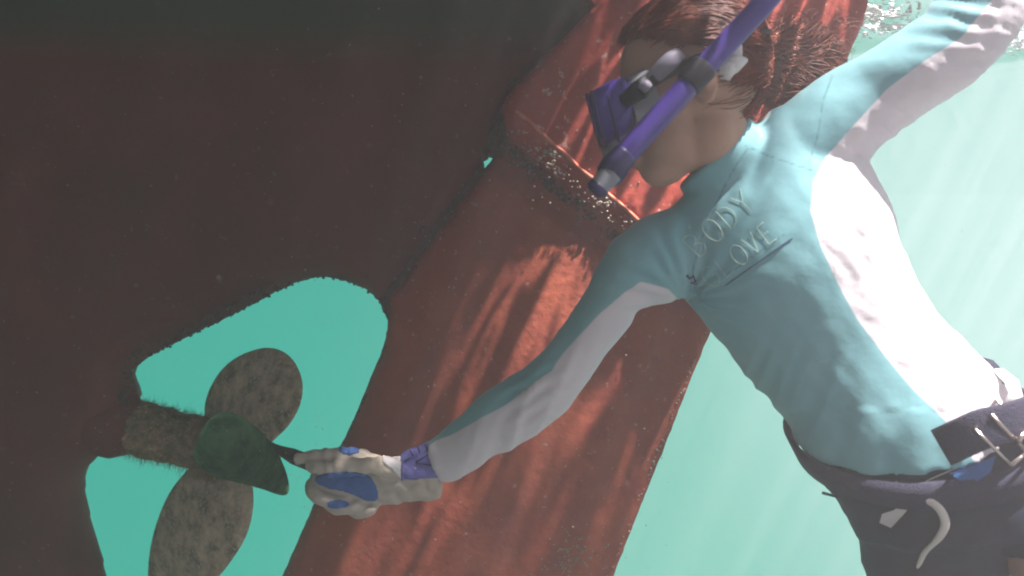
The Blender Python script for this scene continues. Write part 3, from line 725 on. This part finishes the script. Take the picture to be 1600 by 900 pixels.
# --- shorts, belt and the things hanging from them
bm = bmesh.new()
for st in (ST_hips, ST_leg1[:4], ST_leg2[:2]): loft(bm, st, 0.002)
me = remesh(bm, 0.006, 5)
for v in me.vertices:
    x, y = to_px(v.co)
    v.co += v.normal * (.004 * ridge(noise.noise(Vector((x * .012, y * .022, 2)))) + .002 * noise.noise(v.co * 30))
shorts = link('shorts', me, M_shorts, person)
sb = BVHTree.FromPolygons([v.co.copy() for v in me.vertices], [tuple(p.vertices) for p in me.polygons])
def ring_at(xl, yl, xr, yr, d, th, bx, by, seg=64):
    a = P(xl, yl, d); b = P(xr, yr, d); c = (a + b) / 2; h = (b - a) / 2; bb = P(xl + bx, yl + by, d) - a
    return [c + h * math.cos(2 * math.pi * k / seg) + Vector((0, -1, 0)) * th * math.sin(2 * math.pi * k / seg) + bb * math.sin(2 * math.pi * k / seg) for k in range(seg)]
bm = bmesh.new()
ra = ring_at(1244, 693, 1606, 618, 1.25, .112, 30, 62); rb = ring_at(1262, 728, 1628, 648, 1.25, .118, 30, 64)
cen = sum(ra, Vector()) / 64
rings = []
for r_, k in ((ra, 1.0), (ra, 1.045), (rb, 1.045), (rb, 1.0)):
    rings.append([bm.verts.new(cen + (p - cen) * k) for p in r_])
for i in range(4):
    a, b_ = rings[i], rings[(i + 1) % 4]
    for k in range(64): bm.faces.new((a[k], a[(k + 1) % 64], b_[(k + 1) % 64], b_[k]))
bmesh.ops.recalc_face_normals(bm, faces=bm.faces)
belt = from_bm('weight_belt', bm, M_belt, person)
def bar(bm, a, b, r, seg=8): tube(bm, [a, a.lerp(b, .5), b], r, seg)
bm = bmesh.new()
D1 = 1.105
q = [P(1522, 670, D1), P(1580, 727, D1), P(1625, 690, D1 + .03), P(1556, 626, D1 + .02)]
for i in range(4): bar(bm, q[i], q[(i + 1) % 4], .0024)
bar(bm, P(1590, 690, D1), P(1602, 672, D1 + .01), .004)
bar(bm, P(1548, 648, D1), P(1604, 706, D1 + .01), .0028)
from_bm('buckle', bm, M_metal, belt)
bm = bmesh.new()                          # webbing tongue through the buckle
tube(bm, [P(1470, 700, 1.12), P(1530, 672, 1.108), P(1580, 660, 1.112), P(1640, 640, 1.14)], .026, 12, flat=.12, updir=Vector((0, 1, 0)))
from_bm('strap_end', bm, M_belt, belt)
bm = bmesh.new()                          # silver-grey strap bit over the side seam
tube(bm, [P(1560, 578, 1.2), P(1580, 596, 1.17), P(1588, 615, 1.16), P(1578, 632, 1.15)], [.008, .010, .010, .008], 10, flat=.3, updir=Vector((0, 1, 0)))
from_bm('shoulder_strap', bm, M_white, belt)
def on_sh(x, y, lift=.004):
    d = P(x, y, 1).normalized(); h = sb.ray_cast(Vector((0, 0, 0)), d)
    return (h[0] if h[0] is not None else P(x, y, 1.2)) - d * lift
bm = bmesh.new()
pts = spline([on_sh(1412, 783, .004), on_sh(1440, 779, .014), on_sh(1466, 793, .018), on_sh(1477, 818, .02), on_sh(1466, 842, .018), on_sh(1446, 862, .014), on_sh(1437, 880, .012), on_sh(1433, 888, .012)], 4)
tube(bm, pts, lerpl([.0035, .0045, .0055, .006, .0052, .0042, .0034, .0014], 4), 10, flat=.5, updir=Vector((0, 1, 0)))
from_bm('drawstring', bm, M_cord, shorts)
def patch(name, poly, lift, m, parent, f, thick=.002):
    bm = bmesh.new(); a = [bm.verts.new(f(x, y, lift)) for x, y in poly]; b_ = [bm.verts.new(f(x, y, lift + thick)) for x, y in poly]
    n = len(poly); bm.faces.new(a); bm.faces.new(list(reversed(b_)))
    for i in range(n): bm.faces.new((a[i], a[(i + 1) % n], b_[(i + 1) % n], b_[i]))
    bmesh.ops.recalc_face_normals(bm, faces=bm.faces)
    return from_bm(name, bm, m, parent, smooth=False)
patch('fabric_tag', [(1374, 817), (1378, 803), (1397, 797), (1412, 786), (1421, 793), (1410, 806), (1392, 825)], .006, M_white, shorts, on_sh)
patch('fabric_tag', [(1483, 739), (1522, 726), (1556, 712), (1548, 738), (1512, 761)], .008, M_blue, shorts, on_sh)
tie_end = bmesh.new(); tube(tie_end, [P(1285, 770, 1.2), P(1296, 773, 1.2), P(1308, 776, 1.21)], .0022, 6); from_bm('belt_end', tie_end, M_belt, belt)
bm = bmesh.new(); tube(bm, spline([on_sh(1403, 770, .004), on_sh(1430, 760, .006), on_sh(1462, 745, .006), on_sh(1510, 725, .006)], 4), .0009, 6)
from_bm('cord', bm, M_cord, shorts)

# --- glove on the reaching hand
bm = bmesh.new()
GL = 1.41
loft(bm, [(684, 690, 690, 778, GL, .036), (660, 696, 664, 782, GL, .036), (628, 712, 626, 786, GL, .031), (598, 722, 596, 790, GL, .026), (565, 722, 566, 790, GL, .026), (530, 720, 532, 788, GL, .026), (500, 725, 502, 782, GL, .022), (487, 740, 490, 772, GL, .014)], 0, sub=4, power=2.3)
def ch(pts, rad): tube(bm, spline([P(*p) for p in pts], 5), lerpl(rad, 5), 12)
ch([(600, 728, GL), (560, 714, GL - .012), (520, 712, GL - .02), (486, 714, GL - .02), (462, 718, GL - .016)], [.013, .0135, .0125, .011, .009])      # index along the tool
ch([(628, 735, GL - .02), (590, 728, GL - .03), (545, 729, GL - .036), (505, 731, GL - .036), (478, 728, GL - .03)], [.014, .014, .0135, .012, .008])  # thumb on the near side
ch([(505, 752, GL + .01), (488, 760, GL - .01), (497, 776, GL - .028), (525, 785, GL - .028), (545, 783, GL - .02)], [.012, .0125, .012, .011, .009])  # middle
ch([(530, 765, GL + .012), (512, 780, GL - .004), (526, 794, GL - .022), (550, 793, GL - .024), (566, 786, GL - .018)], [.011, .0115, .011, .0105, .008])
ch([(560, 775, GL + .012), (548, 792, GL), (560, 802, GL - .014), (578, 798, GL - .018), (588, 788, GL - .014)], [.0105, .0105, .010, .009, .007])
me = remesh(bm, 0.0024, 4)
for v in me.vertices:
    x, y = to_px(v.co)
    if x > 560: v.co += v.normal * .0014 * math.sin((y * 1.0 - x * .55) * .20 + 3 * noise.noise(v.co * 40)) * min(1, (x - 560) / 40)
    v.co += v.normal * .0012 * noise.noise(v.co * 70)
    if x < 600 and y < 745: v.co += v.normal * .0010 * math.sin(x * .30 + 3 * noise.noise(v.co * 40))
glove = link('glove', me, M_cream, person); glove['label'] = 'cream work glove with blue patches'
gb = BVHTree.FromPolygons([v.co.copy() for v in me.vertices], [tuple(p.vertices) for p in me.polygons])
def shell(name, src, test, lift, m, parent):
    """a raised panel sewn on: the faces of a surface inside a region, lifted and given thickness"""
    b0 = bmesh.new(); b0.from_mesh(src)
    bmesh.ops.delete(b0, geom=[f for f in b0.faces if not test(*to_px(f.calc_center_median()), f.normal)], context='FACES')
    for _ in range(3): bmesh.ops.smooth_vert(b0, verts=[v for v in b0.verts if v.is_boundary], factor=.5, use_axis_x=True, use_axis_y=True, use_axis_z=True)
    b0.normal_update()
    for v in b0.verts: v.co += v.normal * lift * (0.2 if v.is_boundary else 1)
    o = from_bm(name, b0, m, parent)
    so_ = o.modifiers.new('s', 'SOLIDIFY'); so_.thickness = lift * .8; so_.offset = -1
    o.modifiers.new('d', 'SUBSURF').render_levels = 1
    return o
pat = smooth_line([(490, 745), (510, 737), (545, 735), (578, 741), (590, 758), (594, 784), (570, 784), (545, 770), (515, 765), (494, 758)], True, 2)
shell('back_patch', me, lambda x, y, n: n.y < .2 and inside(x, y, pat), .0032, M_blue, glove)
shell('finger_patch', me, lambda x, y, n: n.y < .6 and 528 < x < 562 and y < 713 - abs(x - 545) * .3, .0015, M_blue, glove)
shell('fingertip_patch', me, lambda x, y, n: n.y < .5 and ((x - 528) / 19) ** 2 + ((y - 788) / 8) ** 2 < 1, .0012, M_blue, glove)
shell('cuff_band', me, lambda x, y, n: 626 < x < 685 and y < 752 - (x - 626) * .08 + 0 * n.y, .003, M_cuff, glove)
shell('cuff_tab', me, lambda x, y, n: 596 < x < 627 and 712 < y < 722 + (x - 596) * .9 and n.y < .5, .0025, M_white, glove)
def on_gl(x, y, lift=.003):
    d = P(x, y, 1).normalized(); h = gb.ray_cast(Vector((0, 0, 0)), d)
    return (h[0] if h[0] is not None else P(x, y, GL - .03)) - d * lift
bm = bmesh.new()
for a in ([(684, 701), (650, 722)], [(650, 724), (684, 728)], [(640, 703), (645, 712)], [(652, 697), (656, 708)], [(664, 694), (667, 704)], [(630, 722), (640, 716)]):
    tube(bm, [on_gl(x, y, .0042) for x, y in resample(a, 6, False)], .0011, 6)
from_bm('cuff_print', bm, M_print, glove)

# --- hair
rnd = random.Random(11)
bm = bmesh.new()
TIE = H(-.090, .062, .0) + Vector((0, -.01, 0))
TIE = P(1148, 98, 1.19)
cap_c = H(-.006, .042)
def skullpt(f, u, s, k=1.0):             # push a head point on to the scalp
    v = Vector((f / .098, u / .090, s / .074)); v = v.normalized() * k
    return cap_c + F * v.x * .098 + U * v.y * .090 + S * v.z * .074
# base layer
m4 = Matrix((F * .101, U * .093, S * .077)).transposed().to_4x4(); m4.translation = cap_c
tmp = bmesh.ops.create_uvsphere(bm, u_segments=40, v_segments=28, radius=1, matrix=m4)
kill = []
for v in tmp['verts']:
    d = v.co - cap_c; f, u = d.dot(F), d.dot(U)
    if u < 0.055 * (f + .045) / .1 * 1.0 - .012 + max(0, f - .03) * .65: kill.append(v)
bmesh.ops.delete(bm, geom=kill, context='VERTS')
for _ in range(2400):
    # start along the hairline from forehead to temple and nape, both sides, sweep back to the tie
    a = rnd.random()
    side = rnd.choice((1, 1, -1))
    # hairline in (angle round the head)
    f0 = .088 - .11 * a + rnd.gauss(0, .004); u0 = .055 - .065 * a + rnd.gauss(0, .006); s0 = side * (.03 + .075 * a) * rnd.uniform(.0, 1.15)
    if a > .72: f0 = -.05 + rnd.gauss(0, .02); u0 = -.045 + rnd.gauss(0, .012)
    p0 = skullpt(f0, u0 + .01, s0, 1.02)
    e = TIE + Vector((rnd.gauss(0, .006), rnd.gauss(0, .010), rnd.gauss(0, .008)))
    pts = []
    lift = rnd.uniform(1.03, 1.10); arch = rnd.uniform(0, .035) * (1 - a)
    for k in range(9):
        tt = k / 8; p = p0.lerp(e, tt) + U * arch * math.sin(math.pi * tt)
        d = p - cap_c; v = Vector((d.dot(F) / .098, d.dot(U) / .090, d.dot(S) / .074)); L = v.length
        if L < lift or tt < .8:
            v = v.normalized() * (lift + .02 * math.sin(tt * 9 + a * 20))
            if tt > .75: v = v.lerp(Vector((d.dot(F) / .098, d.dot(U) / .090, d.dot(S) / .074)), (tt - .75) * 4)
        pts.append(cap_c + F * v.x * .098 + U * v.y * .090 + S * v.z * .074)
    w_ = rnd.uniform(.0003, .0011)
    tube(bm, spline(pts, 2), lerpl([w_ * .4] + [w_] * 7 + [w_ * .8], 2), 4, caps=False)
# gathered tail with loose floating curls
for _ in range(2600):
    p = TIE + Vector((rnd.gauss(.008, .004), rnd.gauss(0, .010), rnd.gauss(-.002, .012)))
    goal = P(min(1325, rnd.gauss(1245, 40)), min(150, rnd.gauss(100, 26)), 1.33 + rnd.gauss(0, .03))
    if rnd.random() < .22: goal = P(rnd.gauss(1195, 16), rnd.gauss(128, 14), 1.26 + rnd.gauss(0, .02))
    d = (goal - p); pts = [p]; n = 8; ph = rnd.uniform(0, 6.28); amp = rnd.uniform(.002, .013)
    u = d.orthogonal().normalized(); v = d.normalized().cross(u)
    for k in range(1, n + 1):
        tt = k / n
        q_ = p + d * tt + (u * math.sin(ph + tt * 5.5) + v * math.cos(ph * 1.3 + tt * 6)) * amp * (tt ** .6) * 1.6 + U * .012 * math.sin(math.pi * tt)
        q_ += Vector((noisef(q_, 22, 3), noisef(q_, 22, 13), noisef(q_, 22, 23))) * .042 * tt
        pts.append(q_)
    if rnd.random() < .40:                # curled ends
        c0 = pts[-1]; r_ = rnd.uniform(.006, .014)
        for k in range(1, 6): pts.append(c0 + (u * math.sin(k * .9) + d.normalized() * (math.cos(k * .9) - 1)) * r_)
    for k in range(4, len(pts)): pts[k].y = max(pts[k].y, 1.27)
    w_ = rnd.uniform(.0003, .0010)
    tube(bm, spline(pts, 2), lerpl([w_] * (len(pts) - 2) + [w_ * .7, w_ * .15], 2), 4, caps=False)
hair = from_bm('hair', bm, M_hair, person)
bm = bmesh.new()
c0 = P(1143, 96, 1.175); 
for k in range(3):
    tube(bm, [c0 + Vector((.004 * k - .006 + .003 * math.sin(3 * a + k), .019 * math.cos(a), .022 * math.sin(a) + .003 * math.sin(5 * a + k))) for a in [i * 6.283 / 24 for i in range(25)]], .0055, 8)
for a in ((1128, 100, 1156, 64), (1122, 108, 1168, 94), (1118, 114, 1154, 106)):   # folded cloth ends of the tie
    tube(bm, spline([P(a[0], a[1], 1.13), P((a[0] + a[2]) / 2 + 3, (a[1] + a[3]) / 2, 1.12), P(a[2], a[3], 1.125)], 4), lerpl([.011, .014, .002], 4), 8, flat=.35)
from_bm('hair_tie', bm, M_tie, hair)

# ------------------------------------------------------------------ dive mask (worn)
mask = bpy.data.objects.new('dive_mask', None); COL.objects.link(mask); mask.location = H(.11, 0)
tag(mask, 'purple dive mask worn over the eyes and nose of the swimmer', 'dive mask')
def mchild(o, root=mask): o.parent = root; o.matrix_parent_inverse = Matrix.Translation(-root.location); return o
def rrect(f, u0, u1, s, k=30, pw=4.0, tilt=0):
    o = []
    for i in range(k):
        a = 2 * math.pi * i / k; ca, sa = math.cos(a), math.sin(a)
        ca = math.copysign(abs(ca) ** (2 / pw), ca); sa = math.copysign(abs(sa) ** (2 / pw), sa)
        uu = (u0 + u1) / 2 + (u1 - u0) / 2 * sa
        o.append(H(f + tilt * uu, uu, s * ca))
    return o
def shell_loft(bm, rings, cap=False):
    vr = [[bm.verts.new(p) for p in r_] for r_ in rings]
    for a, b_ in zip(vr, vr[1:]):
        n = len(a)
        for i in range(n): bm.faces.new((a[i], a[(i + 1) % n], b_[(i + 1) % n], b_[i]))
    if cap: bm.faces.new(vr[-1]); bm.faces.new(list(reversed(vr[0])))
bm = bmesh.new()
shell_loft(bm, [rrect(.082, -.010, .040, .072), rrect(.090, -.022, .043, .074), rrect(.105, -.030, .043, .076), rrect(.125, -.034, .038, .074), rrect(.138, -.033, .033, .070), rrect(.140, -.028, .028, .065), rrect(.128, -.026, .026, .062)])
bmesh.ops.recalc_face_normals(bm, faces=bm.faces)
mf = mchild(from_bm('mask_frame', bm, M_purple)); so_ = mf.modifiers.new('s', 'SOLIDIFY'); so_.thickness = .0025
bm = bmesh.new()
for f, e in ((.1385, 0), (.131, .002), (.112, .003)):
    r_ = rrect(f, -.034 - e * .3, .034 + e, .071 + e)
    tube(bm, r_ + [r_[0]], .0022, 6, caps=False)
mchild(from_bm('frame_rim', bm, M_purpled))
bm = bmesh.new(); shell_loft(bm, [rrect(.1345, -.030, .030, .067), rrect(.1385, -.030, .030, .067)], True)
bmesh.ops.recalc_face_normals(bm, faces=bm.faces); mchild(from_bm('lens', bm, M_glass))
bm = bmesh.new()
shell_loft(bm, [rrect(.050, -.028, .052, .074, pw=3), rrect(.068, -.030, .048, .074, pw=3), rrect(.084, -.030, .042, .071, pw=3.4)])
ellipsoid(bm, H(.122, -.046), (F, U, S), (.017, .022, .017), 16)      # nose pocket
ellipsoid(bm, H(.112, -.030), (F, U, S), (.022, .026, .022), 16)
bmesh.ops.recalc_face_normals(bm, faces=bm.faces); mchild(from_bm('silicone_skirt', bm, M_clear))
bm = bmesh.new()                          # swivel and clip
bmesh.ops.create_cone(bm, cap_ends=True, segments=20, radius1=.011, radius2=.009, depth=.014, matrix=Matrix.Translation(H(.070, .012, .085)) @ (S.to_track_quat('Z', 'Y').to_matrix().to_4x4()))
tube(bm, [H(.095, .004, .078), H(.075, .012, .086), H(.058, .020, .088)], [.010, .0125, .010], 12, flat=.5, updir=S)
mchild(from_bm('strap_clip', bm, M_dark))
bm = bmesh.new()
tube(bm, [H(.070, .010, .094), H(.0635, .014, .096), H(.058, .017, .094)], [.006, .008, .006], 10, flat=.5, updir=S)
tube(bm, spline([H(.050, .024, .090), H(.036, .031, .094), H(.024, .037, .094), H(.012, .044, .088)], 3), lerpl([.0105, .0115, .0115, .008], 3), 14, flat=.4, updir=S)
mchild(from_bm('buckle', bm, M_greyp))
bm = bmesh.new()
pts = [H(.055, .018, .086)]
for k in range(1, 26):
    a = math.pi * k / 26
    pts.append(cap_c + F * (.055 - .0 + (-.110) * math.sin(a) - .05 * math.sin(a)) + S * .086 * math.cos(a) + U * (-.022 + .030 * math.sin(a)))
pts.append(H(.055, .018, -.086))
tube(bm, pts, .009, 10, flat=.22, updir=None)
for v in bm.verts: pass
mchild(from_bm('strap', bm, M_dark))

# ------------------------------------------------------------------ snorkel
snk = bpy.data.objects.new('snorkel', None); COL.objects.link(snk); snk.location = P(960, 262, 1.08)
tag(snk, 'purple snorkel tube running across the side of the head up towards the surface', 'snorkel')
bm = bmesh.new()
DS = 1.085
pts = spline([P(1300, -125, DS + .01), P(1205, -8, DS + .005), P(1150, 52, DS), P(1100, 106, DS), P(1040, 172, DS), P(985, 232, DS), P(958, 262, DS)], 5)
tube(bm, pts, [.0142 if i < len(pts) * .55 else .0148 for i in range(len(pts))], 20)
mchild(from_bm('tube', bm, M_purple), snk)
bm = bmesh.new()                          # darker lower elbow, a little thicker, turning to the mouth
pts = spline([P(978, 240, DS), P(962, 258, DS), P(955, 270, DS + .012), P(963, 268, DS + .05), H(.112, -.064, .01)], 5)
tube(bm, pts, lerpl([.0155, .0178, .0180, .0135, .0100], 5), 18)
mchild(from_bm('mouthpiece', bm, M_purpled), snk)
bm = bmesh.new()
tube(bm, spline([P(956, 270, DS), P(944, 283, DS), P(934, 294, DS)], 3), lerpl([.0145, .0135, .0130], 3), 18)
mchild(from_bm('purge_chamber', bm, M_clear), snk)
bm = bmesh.new()
tube(bm, spline([P(937, 291, DS), P(931, 298, DS), P(927, 303, DS)], 3), lerpl([.0138, .0138, .008], 3), 18)
mchild(from_bm('purge_cap', bm, M_purpled), snk)
bm = bmesh.new()                          # keeper holding tube and strap together
a = P(1088, 118, DS); d = (P(1100, 106, DS) - P(1040, 172, DS)).normalized()
tube(bm, [a - d * .016, a - d * .014, a + d * .014, a + d * .016], [.0165, .0175, .0175, .0165], 18)
tube(bm, [a, a + Vector((0, .03, 0))], .012, 10, flat=.5)
mchild(from_bm('keeper', bm, M_dark), snk)

# ------------------------------------------------------------------ scraper in the gloved hand
scr = bpy.data.objects.new('scraper', None); COL.objects.link(scr); scr.location = P(470, 722, GL)
tag(scr, 'dark narrow scraper held by the gloved hand against the propeller', 'scraper')
bm = bmesh.new()
tube(bm, spline([P(560, 738, GL - .012), P(510, 728, GL - .012), P(482, 722, GL - .006), P(458, 713, GL + .006)], 4), lerpl([.010, .0115, .0118, .010], 4), 14, flat=.8)
mchild(from_bm('handle', bm, M_dark), scr)
bm = bmesh.new()
tube(bm, spline([P(486, 724, GL - .004), P(458, 713, GL + .006), P(436, 703, GL + .04), P(420, 692, GL + .10)], 4), lerpl([.013, .013, .008, .0035], 4), 10, flat=.35, updir=Vector((0, 1, 0)))
mchild(from_bm('scraper_blade', bm, M_tool), scr)

# ------------------------------------------------------------------ drifting particles
rnd = random.Random(21); bm = bmesh.new()
def fleck(c, r):
    m = Matrix.Translation(c) @ Matrix.Rotation(rnd.uniform(0, 6), 4, Vector((rnd.random(), rnd.random(), rnd.random() + .1)).normalized()) @ Matrix.Diagonal((r * rnd.uniform(.7, 2.0), r, r * rnd.uniform(.5, 1), 1))
    bmesh.ops.create_icosphere(bm, subdivisions=1, radius=1, matrix=m)
for _ in range(700):
    d = rnd.uniform(.35, 1.9); c = P(rnd.uniform(-80, 1680), rnd.uniform(-60, 980), d)
    if c.z < SURF - .02: fleck(c, rnd.uniform(.0003, .0008) * (0.45 + .55 * d))
for _ in range(120):                      # silt knocked off the propeller
    fleck(P(rnd.gauss(470, 40), rnd.gauss(740, 38), rnd.gauss(1.42, .04)), rnd.uniform(.0005, .0011))
for _ in range(70):
    fleck(P(rnd.gauss(260, 60), rnd.gauss(670, 30), rnd.gauss(1.58, .03)), rnd.uniform(.0005, .0012))
M_sparkle = mat('sparkle_white', (0.9, 0.92, 0.92), 0.3, spec=0.6)  # white bubbles added as the sparkle of sunlight on the ripples
bf = bmesh.new()
def sparkle(x, y, sx, sy, n, D):
    for _ in range(n):
        c = P(rnd.gauss(x, sx), rnd.gauss(y, sy), rnd.gauss(D, .05)); c.z = min(c.z, SURF - .004)
        m = Matrix.Translation(c) @ Matrix.Diagonal((rnd.uniform(.001, .006), rnd.uniform(.001, .005), rnd.uniform(.0005, .0018), 1))
        bmesh.ops.create_icosphere(bf, subdivisions=2, radius=1, matrix=m)
sparkle(1400, 16, 22, 9, 420, 1.66); sparkle(1345, 22, 26, 5, 130, 1.68); sparkle(1592, 66, 14, 5, 160, 1.80); sparkle(1545, 3, 30, 4, 160, 1.62); sparkle(1300, 10, 30, 5, 60, 1.66)
tag(from_bm('sparkle_bubbles', bf, M_sparkle), kind='stuff')
o = from_bm('suspended_particles', bm, M_speck); tag(o, kind='stuff')
